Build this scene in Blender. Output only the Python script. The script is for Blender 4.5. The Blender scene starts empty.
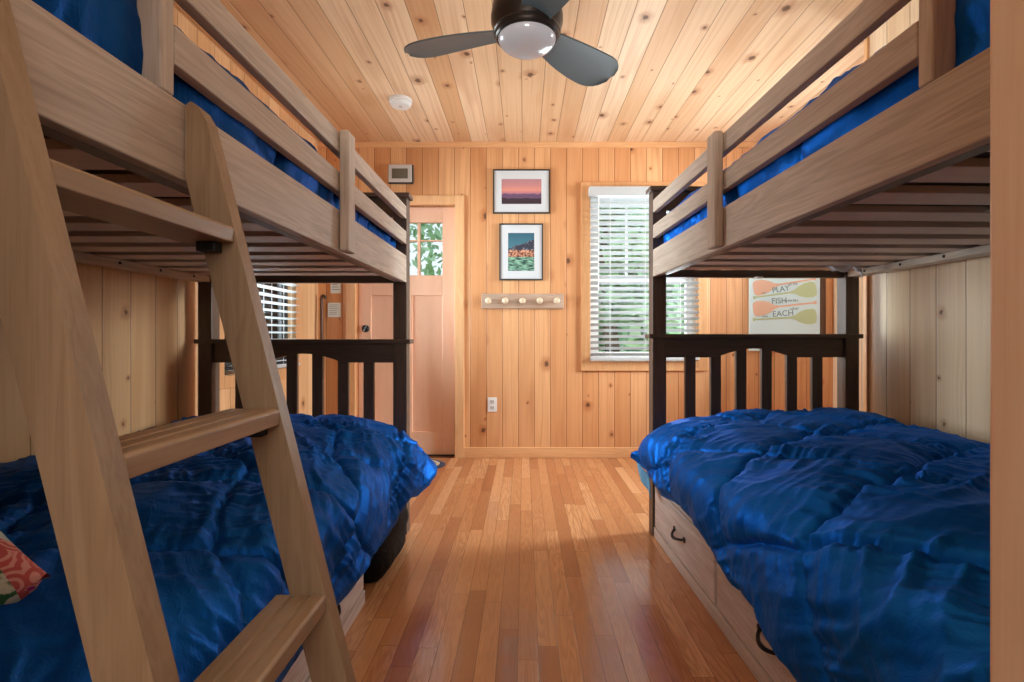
import bpy, bmesh, math, random
import numpy as np
from mathutils import Vector, Matrix
from math import sin, cos, pi, radians, sqrt, exp

S = bpy.context.scene
C = S.collection
CAMZ = 0.98
FPX = 500.0
# ------------------------------------------------------------------ camera
cam_d = bpy.data.cameras.new('camera'); cam = bpy.data.objects.new('camera', cam_d); C.objects.link(cam)
cam.location = (0, 0, CAMZ); cam.rotation_euler = (radians(90), 0, 0)
cam_d.sensor_width = 36; cam_d.lens = FPX / 1024 * 36
cam_d.shift_x = (512 - 524) / 1024; cam_d.shift_y = (336 - 341) / 1024
cam_d.clip_start = 0.02; cam_d.clip_end = 200
S.camera = cam
# ------------------------------------------------------------------ world, lights, exposure
S.view_settings.view_transform = 'Standard'; S.view_settings.look = 'None'
S.view_settings.gamma = 1; S.view_settings.use_curve_mapping = False
S.view_settings.exposure = 0.14
S.cycles.use_denoising = True
S.cycles.max_bounces = 10; S.cycles.diffuse_bounces = 6; S.cycles.glossy_bounces = 4
S.cycles.transparent_max_bounces = 16; S.cycles.caustics_reflective = False
S.cycles.sample_clamp_indirect = 6
W = bpy.data.worlds.new('world'); S.world = W; W.use_nodes = True
wn = W.node_tree.nodes; wl = W.node_tree.links; wn.clear()
wo = wn.new('ShaderNodeOutputWorld'); wb = wn.new('ShaderNodeBackground')
wb.inputs[0].default_value = (0.80, 0.91, 1.0, 1); wb.inputs[1].default_value = 1.15
wl.new(wb.outputs[0], wo.inputs[0])

def area(name, loc, target, sx, sy, power, col):
    l = bpy.data.lights.new(name, 'AREA'); l.shape = 'RECTANGLE'; l.size = sx; l.size_y = sy
    l.energy = power; l.color = col
    o = bpy.data.objects.new(name, l); C.objects.link(o); o.location = loc
    d = Vector(target) - Vector(loc); o.rotation_euler = d.to_track_quat('-Z', 'Y').to_euler()
    return o
# daylight coming in through each opening (just outside the glass)
area('daylight_far_window', (0.96, 4.45, 1.55), (0.96, 0, 1.0), 1.1, 1.6, 85, (.86, .95, 1))
area('daylight_left_window', (-2.1, 3.15, 1.45), (0, 3.0, 1.0), 1.0, 1.5, 260, (.80, .93, 1))
area('daylight_right_window', (2.95, 3.1, 1.75), (1.8, 3.8, .8), 1.0, 1.3, 360, (.82, .93, 1))
#area('daylight_door', (-0.95, 4.45, 1.75), (-0.9, 0, 1.0), .6, .4, 8, (.8, .93, 1))
# the photographer's bounced flash, and an added fill light behind the doorway
fl = bpy.data.lights.new('bounced_flash', 'SPOT'); fl.energy = 90; fl.color = (1, .97, .93); fl.spot_size = radians(105); fl.spot_blend = .9; fl.shadow_soft_size = .12
flo = bpy.data.objects.new('bounced_flash', fl); C.objects.link(flo); flo.location = (-0.02, 0.35, 1.45)
flo.rotation_euler = (Vector((0.05, 1.35, 2.54)) - Vector((-0.02, 0.35, 1.45))).to_track_quat('-Z', 'Y').to_euler()
area('hallway_fill', (0.1, -1.2, 1.75), (-0.1, 2.5, 0.9), 1.6, 1.2, 19, (1, .96, .92))  # unseen fill, added to brighten the ladder and the near end

# ------------------------------------------------------------------ node helper
class N:
    def __init__(s, name):
        s.m = bpy.data.materials.new(name); s.m.use_nodes = True
        s.t = s.m.node_tree; s.t.nodes.clear()
        s.out = s.t.nodes.new('ShaderNodeOutputMaterial')
    def n(s, typ, ins=None, **kw):
        nd = s.t.nodes.new(typ)
        for k, v in kw.items(): setattr(nd, k, v)
        for k, v in (ins or {}).items(): s.set(nd, k, v)
        return nd
    def set(s, nd, k, v):
        if hasattr(v, 'is_linked') or isinstance(v, bpy.types.NodeSocket): s.t.links.new(v, nd.inputs[k])
        else: nd.inputs[k].default_value = v
    def math(s, op, a, b=0.0, c=None, clamp=False):
        nd = s.n('ShaderNodeMath', operation=op, use_clamp=clamp)
        s.set(nd, 0, a); s.set(nd, 1, b)
        if c is not None: s.set(nd, 2, c)
        return nd.outputs[0]
    def comb(s, x=0.0, y=0.0, z=0.0):
        nd = s.n('ShaderNodeCombineXYZ'); s.set(nd, 0, x); s.set(nd, 1, y); s.set(nd, 2, z); return nd.outputs[0]
    def obj(s):
        nd = s.n('ShaderNodeTexCoord'); sp = s.n('ShaderNodeSeparateXYZ'); s.t.links.new(nd.outputs['Object'], sp.inputs[0])
        return sp.outputs[0], sp.outputs[1], sp.outputs[2], nd.outputs['Object']
    def noise(s, vec, scale=1.0, detail=3.0, rough=.5, dist=0.0, out=0):
        nd = s.n('ShaderNodeTexNoise'); s.set(nd, 'Vector', vec); nd.inputs['Scale'].default_value = scale
        nd.inputs['Detail'].default_value = detail; nd.inputs['Roughness'].default_value = rough
        nd.inputs['Distortion'].default_value = dist; return nd.outputs[out]
    def white(s, vec):
        nd = s.n('ShaderNodeTexWhiteNoise', noise_dimensions='3D'); s.set(nd, 'Vector', vec); return nd.outputs[0]
    def mix(s, f, a, b, mode='MIX'):
        nd = s.n('ShaderNodeMix', data_type='RGBA', blend_type=mode)
        s.set(nd, 0, f)
        for i, v in ((6, a), (7, b)):
            if isinstance(v, tuple) and len(v) == 3: v = (*v, 1)
            s.set(nd, i, v)
        return nd.outputs[2]
    def ss(s, v, lo, hi):          # smooth step
        nd = s.n('ShaderNodeMapRange', interpolation_type='SMOOTHSTEP')
        s.set(nd, 0, v); s.set(nd, 1, lo); s.set(nd, 2, hi); nd.inputs[3].default_value = 0; nd.inputs[4].default_value = 1
        return nd.outputs[0]
    def ramp(s, f, stops):
        nd = s.n('ShaderNodeValToRGB'); s.set(nd, 0, f); e = nd.color_ramp.elements
        while len(e) < len(stops): e.new(.5)
        for el, (p, c) in zip(e, stops): el.position = p; el.color = (*c, 1)
        return nd.outputs[0]
    def bsdf(s, col, rough=.5, height=None, bump=.3, dist=.01, **kw):
        nd = s.n('ShaderNodeBsdfPrincipled')
        if isinstance(col, tuple): col = (*col, 1)
        s.set(nd, 'Base Color', col); s.set(nd, 'Roughness', rough)
        for k, v in kw.items(): s.set(nd, k.replace('_', ' '), v)
        if height is not None:
            b = s.n('ShaderNodeBump'); b.inputs['Strength'].default_value = bump; b.inputs['Distance'].default_value = dist
            s.t.links.new(height, b.inputs['Height']); s.t.links.new(b.outputs[0], nd.inputs['Normal'])
        s.t.links.new(nd.outputs[0], s.out.inputs[0]); return s.m

def plain(name, col, rough=.5, **kw): return N(name).bsdf(col, rough, **kw)

def pine(name, ua, va, pitch, light, mid, dark, thr=.45, rough=.42, seed=0.0, groove=.0035):
    k = N(name); ax = k.obj(); u, v = ax[ua], ax[va]
    U = k.math('ADD', k.math('DIVIDE', u, pitch), 100.0 + seed); idn = k.math('FLOOR', U); fu = k.math('FRACT', U)
    r1 = k.white(k.comb(idn, seed, 1.5)); r2 = k.white(k.comb(idn, seed, 7.5))
    vv = k.math('ADD', v, k.math('MULTIPLY', r2, 23.0))
    low = k.noise(k.comb(k.math('MULTIPLY', u, 7.0), k.math('MULTIPLY', vv, 1.1), idn), 1, 2)
    x = k.math('ADD', k.math('MULTIPLY', fu, pitch), k.math('MULTIPLY', low, .07))
    ring = k.noise(k.comb(k.math('MULTIPLY', x, 60.0), k.math('MULTIPLY', vv, .7), idn), 1, 2, .6)
    fine = k.noise(k.comb(k.math('MULTIPLY', u, 150.0), k.math('MULTIPLY', vv, 4.0), idn), 1, 2)
    base = k.mix(k.ss(r1, 0.0, 1.0), mid, light)
    base = k.mix(k.math('MULTIPLY', k.ss(r2, .6, 1.0), .35), base, dark)
    g = k.ss(ring, .42, .68)
    col = k.mix(k.math('MULTIPLY', g, .34), base, dark)
    patch = k.ss(low, .5, .75)
    col = k.mix(k.math('MULTIPLY', patch, .45), col, dark)
    col = k.mix(k.math('MULTIPLY', fine, .08), col, tuple(c * .5 for c in dark))
    # knots
    cell = .17
    vo = k.n('ShaderNodeTexVoronoi', voronoi_dimensions='2D', feature='F1')
    warp = k.math('MULTIPLY', k.noise(k.comb(k.math('MULTIPLY', u, 30.0), k.math('MULTIPLY', vv, 30.0), 0.0), 1, 2), .02)
    k.set(vo, 'Vector', k.comb(k.math('ADD', k.math('ADD', k.math('MULTIPLY', fu, pitch), k.math('MULTIPLY', idn, 3.7)), warp), k.math('ADD', k.math('MULTIPLY', vv, .8), warp), 0.0))
    vo.inputs['Scale'].default_value = 1 / cell
    d = k.math('MULTIPLY', vo.outputs['Distance'], cell)
    sp = k.n('ShaderNodeSeparateColor'); k.t.links.new(vo.outputs['Color'], sp.inputs[0])
    has = k.math('GREATER_THAN', sp.outputs[0], thr)
    rad = k.math('ADD', k.math('MULTIPLY', k.math('POWER', sp.outputs[1], 2.2), .017), .0035)
    halo = k.math('SUBTRACT', 1.0, k.ss(d, k.math('MULTIPLY', rad, .8), k.math('MULTIPLY', rad, 3.8)))
    core = k.math('SUBTRACT', 1.0, k.ss(d, k.math('MULTIPLY', rad, .55), k.math('MULTIPLY', rad, 1.25)))
    col = k.mix(k.math('MULTIPLY', k.math('MULTIPLY', halo, has), .55), col, tuple(c * f for c, f in zip(dark, (.72, .5, .42))))
    col = k.mix(k.math('MULTIPLY', k.math('MULTIPLY', core, has), .85), col, (.075, .028, .012))
    e = k.math('MULTIPLY', k.math('MINIMUM', fu, k.math('SUBTRACT', 1.0, fu)), pitch)
    gr = k.ss(e, groove * .25, groove)
    col = k.mix(k.math('MULTIPLY', k.math('SUBTRACT', 1.0, gr), .72), col, tuple(c * f for c, f in zip(dark, (.36, .24, .18))))
    return k.bsdf(col, rough, k.ss(e, 0.0, groove * 1.6), .55, .004, Specular_IOR_Level=.4)

def lumber(name, axis, light, dark, rough=.5, grain=1.0):
    k = N(name); ax = k.obj(); oi = k.n('ShaderNodeObjectInfo')
    o = k.math('MULTIPLY', oi.outputs['Random'], 31.0)
    q = [k.math('MULTIPLY', ax[i], 1.3 if i == axis else 17.0) for i in range(3)]
    vec = k.comb(k.math('ADD', q[0], o), k.math('ADD', q[1], o), q[2])
    low = k.noise(vec, 1, 3, .55, .6)
    q2 = [k.math('MULTIPLY', ax[i], 6.0 if i == axis else 230.0) for i in range(3)]
    fine = k.noise(k.comb(*q2), 1, 3, .6)
    band = k.math('FRACT', k.math('MULTIPLY', low, 7.0))
    band = k.math('MULTIPLY', k.ss(band, 0.0, .8), k.math('SUBTRACT', 1.0, k.ss(band, .8, 1.0)))
    f = k.math('ADD', k.math('MULTIPLY', band, .42 * grain), k.math('MULTIPLY', k.ss(fine, .42, .7), .4 * grain))
    f = k.math('ADD', f, k.math('MULTIPLY', k.ss(low, .35, .7), .25), clamp=True)
    col = k.mix(f, light, dark)
    return k.bsdf(col, rough, fine, .10, .002, Specular_IOR_Level=.4)

def oak_floor():
    k = N('oak_strip_floor'); x, y, z, v3 = k.obj(); P = .063
    U = k.math('ADD', k.math('DIVIDE', x, P), 200.3); i = k.math('FLOOR', U); fu = k.math('FRACT', U)
    r = k.white(k.comb(i, 3.0, 0.0)); L = k.math('ADD', .55, k.math('MULTIPLY', k.white(k.comb(i, 9.0, 0.0)), .75))
    V = k.math('ADD', k.math('DIVIDE', y, L), k.math('MULTIPLY', r, 50.0)); j = k.math('FLOOR', V); fv = k.math('FRACT', V)
    t = k.white(k.comb(i, j, 5.0)); t2 = k.white(k.comb(i, j, 8.0))
    low = k.noise(k.comb(k.math('MULTIPLY', x, 22.0), k.math('MULTIPLY', y, 1.7), k.math('MULTIPLY', t, 40.0)), 1, 2, .5, .3)
    band = k.math('FRACT', k.math('MULTIPLY', low, 11.0))
    band = k.math('MULTIPLY', k.ss(band, 0.0, .75), k.math('SUBTRACT', 1.0, k.ss(band, .75, 1.0)))
    pore = k.ss(k.noise(k.comb(k.math('MULTIPLY', x, 520.0), k.math('MULTIPLY', y, 14.0), 0.0), 1, 2), .5, .7)
    base = k.ramp(t, [(0, (.38, .14, .055)), (.25, (.53, .23, .095)), (.7, (.64, .31, .135)), (1, (.72, .39, .19))])
    col = k.mix(k.math('MULTIPLY', band, k.math('ADD', .18, k.math('MULTIPLY', t2, .40))), base, (.36, .13, .045))
    col = k.mix(k.math('MULTIPLY', pore, .16), col, (.12, .04, .015))
    e = k.math('MULTIPLY', k.math('MINIMUM', fu, k.math('SUBTRACT', 1.0, fu)), P)
    e2 = k.math('MULTIPLY', k.math('MINIMUM', fv, k.math('SUBTRACT', 1.0, fv)), L)
    em = k.math('MINIMUM', e, e2); gr = k.ss(em, .0002, .0016)
    col = k.mix(k.math('MULTIPLY', k.math('SUBTRACT', 1.0, gr), .75), col, (.08, .025, .01))
    wav = k.noise(v3, 9, 1)
    h = k.math('ADD', gr, k.math('MULTIPLY', wav, .9))
    tilt = k.math('MULTIPLY', t2, k.math('MULTIPLY', fu, .35))
    rough = k.math('ADD', .16, k.math('MULTIPLY', band, .06))
    return k.bsdf(col, rough, k.math('ADD', h, tilt), .22, .002, Specular_IOR_Level=.6, Coat_Weight=.25, Coat_Roughness=.06)

def quilt_mat(name, c1, c2):
    k = N(name); x, y, z, v3 = k.obj()
    w = k.noise(v3, 26, 4, .6, 1.2); f = k.noise(v3, 90, 3, .6, .6)
    lw = k.n('ShaderNodeLayerWeight'); lw.inputs[0].default_value = .35
    col = k.mix(k.noise(v3, 5, 2), c1, c2)
    sx_ = k.noise(k.comb(k.math('ADD', k.math('MULTIPLY', x, 26.0), k.math('MULTIPLY', y, 14.0)), k.math('SUBTRACT', k.math('MULTIPLY', y, 8.0), k.math('MULTIPLY', x, 4.0)), 2.0), 1, 4, .6, 1.6)
    h = k.math('ADD', k.math('ADD', k.math('MULTIPLY', w, .8), k.math('MULTIPLY', f, .2)), k.math('MULTIPLY', k.math('ABSOLUTE', k.math('SUBTRACT', sx_, .5)), -1.1))
    return k.bsdf(col, .45, h, .30, .009, Metallic=.55, Specular_IOR_Level=.20, Specular_Tint=(.10, .45, 1, 1), Sheen_Weight=.12, Sheen_Roughness=.25, Sheen_Tint=(.0, .30, 1, 1))

M = {}
M['far'] = pine('pine_boards_far_wall', 0, 2, .129, (.78, .43, .205), (.64, .30, .125), (.47, .18, .06), seed=.35, thr=.77)
M['side'] = pine('pine_boards_lit_pale', 1, 2, .143, (.84, .66, .46), (.75, .55, .35), (.52, .33, .18), seed=.24, thr=.60)  # pine paled, the cool light on the right side put into its colour
M['side_warm'] = pine('pine_boards_left_warmed', 1, 2, .143, (.80, .50, .26), (.70, .39, .18), (.50, .24, .09), seed=.24, thr=.60)  # same pine tinted warmer to offset the cool window light
M['side_far'] = pine('pine_boards_window_wall', 1, 2, .143, (.80, .45, .215), (.70, .345, .145), (.52, .21, .07), seed=.24, thr=.6)
M['ceil'] = pine('pine_boards_ceiling', 0, 1, .136, (.88, .65, .43), (.74, .46, .25), (.55, .26, .11), seed=.1, thr=.62, groove=.003, rough=.58)
M['trimx'] = lumber('pine_trim_horizontal', 0, (.78, .45, .22), (.62, .30, .12), .4, .7)
M['trimz'] = lumber('pine_trim_vertical', 2, (.78, .47, .24), (.63, .32, .14), .4, .7)
M['jamb'] = lumber('pale_pine_jamb', 2, (.88, .66, .46), (.74, .46, .26), .5, .6)
M['trimw'] = lumber('pine_window_trim', 2, (.68, .37, .17), (.52, .24, .09), .42, .7)
M['door'] = lumber('fir_door', 2, (.88, .56, .39), (.80, .47, .31), .4, .4)
M['floor'] = oak_floor()
LT, DK = (.62, .525, .43), (.41, .33, .255)
for i, a in enumerate('xyz'):
    M['lum' + a] = lumber('driftwood_lumber_' + a, i, LT, DK, .5)
    M['end' + a] = lumber('brown_stain_shaded_lumber_' + a, i, (.130, .094, .072), (.080, .055, .041), .40)  # brown stain, darkened further in colour for the backlit bed ends
    M['drw' + a] = lumber('light_paled_drawer_wood_' + a, i, (.80, .74, .70), (.56, .48, .43), .5, 1.1)  # grey wood, its colour paled to stand in for window light
M['ladz'] = lumber('ladder_lumber_z', 2, (.36, .245, .145), (.235, .145, .078), .42, .7)
M['lady'] = lumber('ladder_lumber_y', 1, (.38, .255, .15), (.255, .155, .08), .38, .7)
M['slat'] = lumber('bed_slat_wood', 0, (.78, .68, .61), (.60, .49, .42), .5, .6)
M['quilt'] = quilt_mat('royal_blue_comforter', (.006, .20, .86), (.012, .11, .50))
M['quilt2'] = quilt_mat('shade_darkened_comforter', (.006, .14, .56), (.010, .058, .26))  # same blue comforter, with the shade on its sides put into the colour
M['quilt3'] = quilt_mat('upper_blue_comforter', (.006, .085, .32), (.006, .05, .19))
M['lining'] = plain('light_blue_lining', (.16, .55, .95), .6)
M['matt'] = plain('mattress_unlit_dark', (.045, .033, .028), .9)  # dark colour stands in for the unlit underside between the slats
M['white'] = plain('white_paint', (.78, .78, .76), .4)
M['blind'] = plain('white_faux_wood_blind', (.50, .52, .52), .42)
M['black'] = plain('black_metal', (.015, .014, .014), .35, Metallic=.6)
M['blackp'] = plain('black_plastic', (.012, .012, .012), .5)
M['bag'] = N('x').m
bpy.data.materials.remove(M['bag'])
k = N('black_fabric_bag'); _, _, _, v3 = k.obj()
M['bag'] = k.bsdf((.007, .006, .006), .7, k.noise(v3, 14, 4, .6, 1), .6, .03, Specular_IOR_Level=.15)
M['bronze'] = plain('oil_rubbed_bronze', (.030, .022, .018), .32, Metallic=.7)
M['blade'] = plain('slate_blue_fan_blade', (.065, .088, .100), .42)
M['globe'] = plain('frosted_glass_globe', (.40, .40, .43), .16, Specular_IOR_Level=.7)
M['steel'] = plain('brushed_steel', (.55, .55, .55), .3, Metallic=1.0)
M['knobw'] = plain('pale_wood_peg', (.72, .60, .42), .45)
M['pegrail'] = lumber('weathered_peg_board', 0, (.52, .38, .28), (.36, .24, .17), .6)
M['lcd'] = plain('grey_green_lcd', (.13, .12, .085), .3)
M['silver'] = plain('silver_plastic', (.58, .56, .53), .4)
M['paper'] = plain('printed_paper', (.70, .76, .74), .7)
M['ink'] = plain('grey_ink', (.16, .20, .20), .8)
M['mat'] = plain('picture_mount', (.60, .63, .65), .6)
M['dkframe'] = plain('dark_picture_frame', (.035, .028, .022), .35)
M['dkbrown'] = lumber('dark_brown_wood', 2, (.12, .05, .025), (.06, .025, .012), .4)
k = N('window_glass'); tr = k.n('ShaderNodeBsdfTransparent'); gl = k.n('ShaderNodeBsdfGlossy'); gl.inputs['Roughness'].default_value = .02
fr = k.n('ShaderNodeFresnel'); mx = k.n('ShaderNodeMixShader'); k.t.links.new(fr.outputs[0], mx.inputs[0])
k.t.links.new(tr.outputs[0], mx.inputs[1]); k.t.links.new(gl.outputs[0], mx.inputs[2]); k.t.links.new(mx.outputs[0], k.out.inputs[0]); M['glass'] = k.m

M['hallbounce'] = plain('hallway_bounce_white', (.80, .80, .78), .7)  # white chosen so light bounced from the unseen hall stays neutral
# ------------------------------------------------------------------ mesh helpers
class MB:
    def __init__(s): s.v = []; s.f = []
    def add(s, vs, fs):
        b = len(s.v); s.v += [tuple(p) for p in vs]; s.f += [tuple(b + i for i in f) for f in fs]; return s
    def box(s, x0, x1, y0, y1, z0, z1):
        if x0 > x1: x0, x1 = x1, x0
        if y0 > y1: y0, y1 = y1, y0
        if z0 > z1: z0, z1 = z1, z0
        return s.add([(x0,y0,z0),(x1,y0,z0),(x1,y1,z0),(x0,y1,z0),(x0,y0,z1),(x1,y0,z1),(x1,y1,z1),(x0,y1,z1)],
                     [(0,3,2,1),(4,5,6,7),(0,1,5,4),(1,2,6,5),(2,3,7,6),(3,0,4,7)])
    def prism(s, poly, axis, a, b):       # poly in the two other axes (in xyz order), extruded along axis a..b
        n = len(poly)
        def P(p, t):
            q = list(p); q.insert(axis, t); return tuple(q)
        vs = [P(p, a) for p in poly] + [P(p, b) for p in poly]
        fs = [tuple(range(n)), tuple(range(2*n-1, n-1, -1))] + [(i, n+i, n+(i+1) % n, (i+1) % n) for i in range(n)]
        return s.add(vs, fs)
    def lathe(s, prof, c=(0,0,0), seg=32, axis=2):
        vs = []; fs = []
        for r, h in prof:
            for i in range(seg):
                a = 2*pi*i/seg; p = [r*cos(a), r*sin(a)]; p.insert(axis, h)
                vs.append(tuple(c[j]+p[j] for j in range(3)))
        for j in range(len(prof)-1):
            for i in range(seg):
                fs.append((j*seg+i, j*seg+(i+1)%seg, (j+1)*seg+(i+1)%seg, (j+1)*seg+i))
        fs.append(tuple(range(seg))[::-1]); fs.append(tuple((len(prof)-1)*seg+i for i in range(seg)))
        return s.add(vs, fs)
    def tube(s, pts, r, seg=8):
        pts = [Vector(p) for p in pts]; rr = r if isinstance(r, (list, tuple)) else [r]*len(pts)
        vs = []; fs = []; up = Vector((0,0,1))
        for i, p in enumerate(pts):
            t = (pts[min(i+1, len(pts)-1)] - pts[max(i-1, 0)]).normalized()
            a = t.cross(up)
            if a.length < .05: a = t.cross(Vector((1,0,0)))
            a.normalize(); b = t.cross(a)
            for j in range(seg):
                an = 2*pi*j/seg; vs.append(p + (a*cos(an) + b*sin(an))*rr[i])
        for i in range(len(pts)-1):
            for j in range(seg):
                fs.append((i*seg+j, i*seg+(j+1)%seg, (i+1)*seg+(j+1)%seg, (i+1)*seg+j))
        fs.append(tuple(range(seg))[::-1]); fs.append(tuple((len(pts)-1)*seg+i for i in range(seg)))
        return s.add(vs, fs)
    def build(s, name, mat, parent=None, bevel=0.0, smooth=False, loc=None, label=None, segs=2):
        me = bpy.data.meshes.new(name); me.from_pydata(s.v, [], s.f)
        bm = bmesh.new(); bm.from_mesh(me); bmesh.ops.recalc_face_normals(bm, faces=bm.faces[:]); bm.to_mesh(me); bm.free()
        me.materials.append(mat)
        if smooth:
            for p in me.polygons: p.use_smooth = True
            try: me.set_sharp_from_angle(angle=radians(40))
            except Exception: pass
        o = bpy.data.objects.new(name, me); C.objects.link(o)
        if parent: o.parent = parent
        if loc: o.location = loc
        if bevel:
            b = o.modifiers.new('bevel', 'BEVEL'); b.width = bevel; b.segments = segs; b.limit_method = 'ANGLE'; b.angle_limit = radians(40)
            b.harden_normals = False
        if label: o['label'] = label
        return o

def tag(o, label, cat, group=None):
    o['label'] = label; o['category'] = cat
    if group: o['group'] = group
    return o
def thing(name, label, cat, loc=(0,0,0), rz=0.0, group=None):
    o = bpy.data.objects.new(name, None); C.objects.link(o); o.location = loc; o.rotation_euler = (0,0,rz)
    o.empty_display_size = .1
    return tag(o, label, cat, group)
def struct(o): o['kind'] = 'structure'; return o

def gnoise(x, y, seed=0):
    x = np.asarray(x, float); y = np.asarray(y, float)
    rng = np.random.RandomState(seed); G = rng.rand(256, 256) * 2*pi
    xi = np.floor(x).astype(int); yi = np.floor(y).astype(int); xf = x-xi; yf = y-yi
    def g(ix, iy, dx, dy):
        a = G[ix % 256, iy % 256]; return np.cos(a)*dx + np.sin(a)*dy
    u = xf*xf*xf*(xf*(xf*6-15)+10); v = yf*yf*yf*(yf*(yf*6-15)+10)
    a = g(xi, yi, xf, yf); b = g(xi+1, yi, xf-1, yf); c = g(xi, yi+1, xf, yf-1); d = g(xi+1, yi+1, xf-1, yf-1)
    return ((a*(1-u)+b*u)*(1-v) + (c*(1-u)+d*u)*v) * 1.4
def sm(x, a, b):
    t = np.clip((x-a)/(b-a), 0, 1); return t*t*(3-2*t)

# ------------------------------------------------------------------ room shell
H = 2.54; XL, XR, XR2, YF, YN = -1.66, 1.74, 2.49, 4.03, 0.30
b = MB(); b.box(-1.8, 2.65, -2.2, 4.2, -.1, 0); struct(b.build('floor', M['floor']))
b = MB(); b.box(-1.8, 2.65, -.1, 4.2, H, H+.1); struct(b.build('ceiling', M['ceil']))
WX0, WX1, WZ0, WZ1 = .532, 1.395, .775, 2.14
DX0, DX1, DZ = -1.355, -.556, 2.035
b = MB()
b.box(XL-.12, DX0, YF, YF+.14, 0, H); b.box(DX0, DX1, YF, YF+.14, DZ, H); b.box(DX1, WX0, YF, YF+.14, 0, H)
b.box(WX0, WX1, YF, YF+.14, 0, WZ0); b.box(WX0, WX1, YF, YF+.14, WZ1, H); b.box(WX1, XR2+.12, YF, YF+.14, 0, H)
struct(b.build('wall_far', M['far']))
LY0, LY1, LZ0, LZ1 = 2.74, 3.60, .76, 2.10
b = MB()
b.box(XL-.12, XL, YN-.02, LY0, 0, H); b.box(XL-.12, XL, LY0, LY1, 0, LZ0); b.box(XL-.12, XL, LY0, LY1, LZ1, H); b.box(XL-.12, XL, LY1, YF, 0, H)
struct(b.build('wall_left', M['side_warm']))
b = MB(); b.box(XR, XR+.11, YN-.02, 2.52, 0, H); struct(b.build('wall_right', M['side']))
b = MB(); RY0, RY1 = 2.75, 3.50
b.box(XR2, XR2+.12, 1.9, RY0, 0, H); b.box(XR2, XR2+.12, RY0, RY1, 0, .8); b.box(XR2, XR2+.12, RY0, RY1, 2.1, H); b.box(XR2, XR2+.12, RY1, YF, 0, H)
struct(b.build('wall_right_recess', M['side']))
b = MB(); b.box(XR+.11, XR2+.12, 1.8, 1.92, 0, H); struct(b.build('wall_recess_back', M['far']))
# near wall with the doorway the photo is taken from
b = MB()
b.box(XL-.12, -.56, YN-.12, YN-.02, 0, H); b.box(.36, XR+.11, YN-.12, YN-.02, 0, H); b.box(-.56, .36, YN-.12, YN-.02, 2.12, H)
struct(b.build('wall_near', M['far']))
b = MB(); b.box(-1.3, 1.3, -2.2, -2.1, 0, H); b.box(-1.4, -1.3, -2.2, YN-.12, 0, H); b.box(1.3, 1.4, -2.2, YN-.12, 0, H)  # unseen hallway shell, added to shut out sky light behind the doorway
struct(b.build('wall_hallway_light_block', M['hallbounce']))
b = MB(); b.box(-1.4, 1.4, -2.2, -.1, H, H+.1); struct(b.build('ceiling_hallway_light_block', M['hallbounce']))  # unseen lid of the same added light block
b = MB(); b.box(.278, .36, YN-.125, YN, 0, 2.14); struct(b.build('trim_1', M['jamb'], bevel=.003))
b = MB(); b.box(-.56, -.48, YN-.125, YN, 0, 2.14); struct(b.build('trim_2', M['trimz'], bevel=.003))
b = MB(); b.box(-.48, .278, YN-.125, YN, 2.06, 2.14); struct(b.build('trim_3', M['trimx'], bevel=.003))
# crown trim, baseboards
b = MB(); b.box(XL, XR2, YF-.018, YF, H-.045, H); struct(b.build('trim_4', M['trimx'], bevel=.003))
b = MB(); b.box(-.485, XR2, YF-.016, YF, 0, .085); struct(b.build('baseboard_far', M['trimx'], bevel=.004))
b = MB(); b.box(XL, XL+.016, 2.56, YF-.02, 0, .085); struct(b.build('baseboard_left', M['side'], bevel=.004))
# partition end casing on the right
b = MB(); b.box(XR-.012, XR+.125, 2.52, 2.545, 0, H); struct(b.build('trim_5', M['trimz'], bevel=.003))

# window casings
def casing(name, x0, x1, z0, z1, y, w, sill=True):
    b = MB()
    b.box(x0-w, x0, y-.02, y, z0-w*(1 if sill else 0), z1+w); b.box(x1, x1+w, y-.02, y, z0-w*(1 if sill else 0), z1+w)
    b.box(x0, x1, y-.02, y, z1, z1+w)
    if sill: b.box(x0, x1, y-.02, y, z0-w, z0)
    return struct(b.build(name, M['trimw' if sill else 'trimz'], bevel=.003))
casing('trim_6', WX0, WX1, WZ0, WZ1, YF, .075)
casing('trim_7', DX0, DX1, 0, DZ, YF, .075, False)

def window_unit(name, x0, x1, z0, z1, y, cols, rows, mid, frame_mat):
    """double-hung window in the XZ plane, y = glass plane"""
    r = bpy.data.objects.new(name, None); C.objects.link(r); r['kind'] = 'structure'
    b = MB(); f = .035
    b.box(x0, x0+f, y-.03, y+.05, z0, z1); b.box(x1-f, x1, y-.03, y+.05, z0, z1)
    b.box(x0+f, x1-f, y-.03, y+.05, z1-f, z1); b.box(x0+f, x1-f, y-.03, y+.05, z0, z0+f)
    b.build('window_frame', frame_mat, r, bevel=.002)
    for (a, c, yy, mun) in ((z0+f, mid+.02, y-.02, False), (mid-.02, z1-f, y+.01, True)):
        b = MB(); xa, xb = x0+f, x1-f; w = .04
        b.box(xa, xa+w, yy, yy+.025, a, c); b.box(xb-w, xb, yy, yy+.025, a, c)
        b.box(xa+w, xb-w, yy, yy+.025, a, a+w); b.box(xa+w, xb-w, yy, yy+.025, c-w, c)
        if mun:
            for i in range(1, cols):
                xx = xa+w+(xb-xa-2*w)*i/cols; b.box(xx-.009, xx+.009, yy+.004, yy+.02, a+w, c-w)
            for i in range(1, rows):
                zz = a+w+(c-a-2*w)*i/rows; b.box(xa+w, xb-w, yy+.004, yy+.02, zz-.009, zz+.009)
        o = b.build('sash', frame_mat, r, bevel=.0015)
        g = MB(); g.box(xa+w, xb-w, yy+.010, yy+.014, a+w, c-w); g.build('pane', M['glass'], o)
    return r
window_unit('window_1', WX0, WX1, WZ0, WZ1, YF+.07, 3, 2, 1.45, M['white'])
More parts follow.
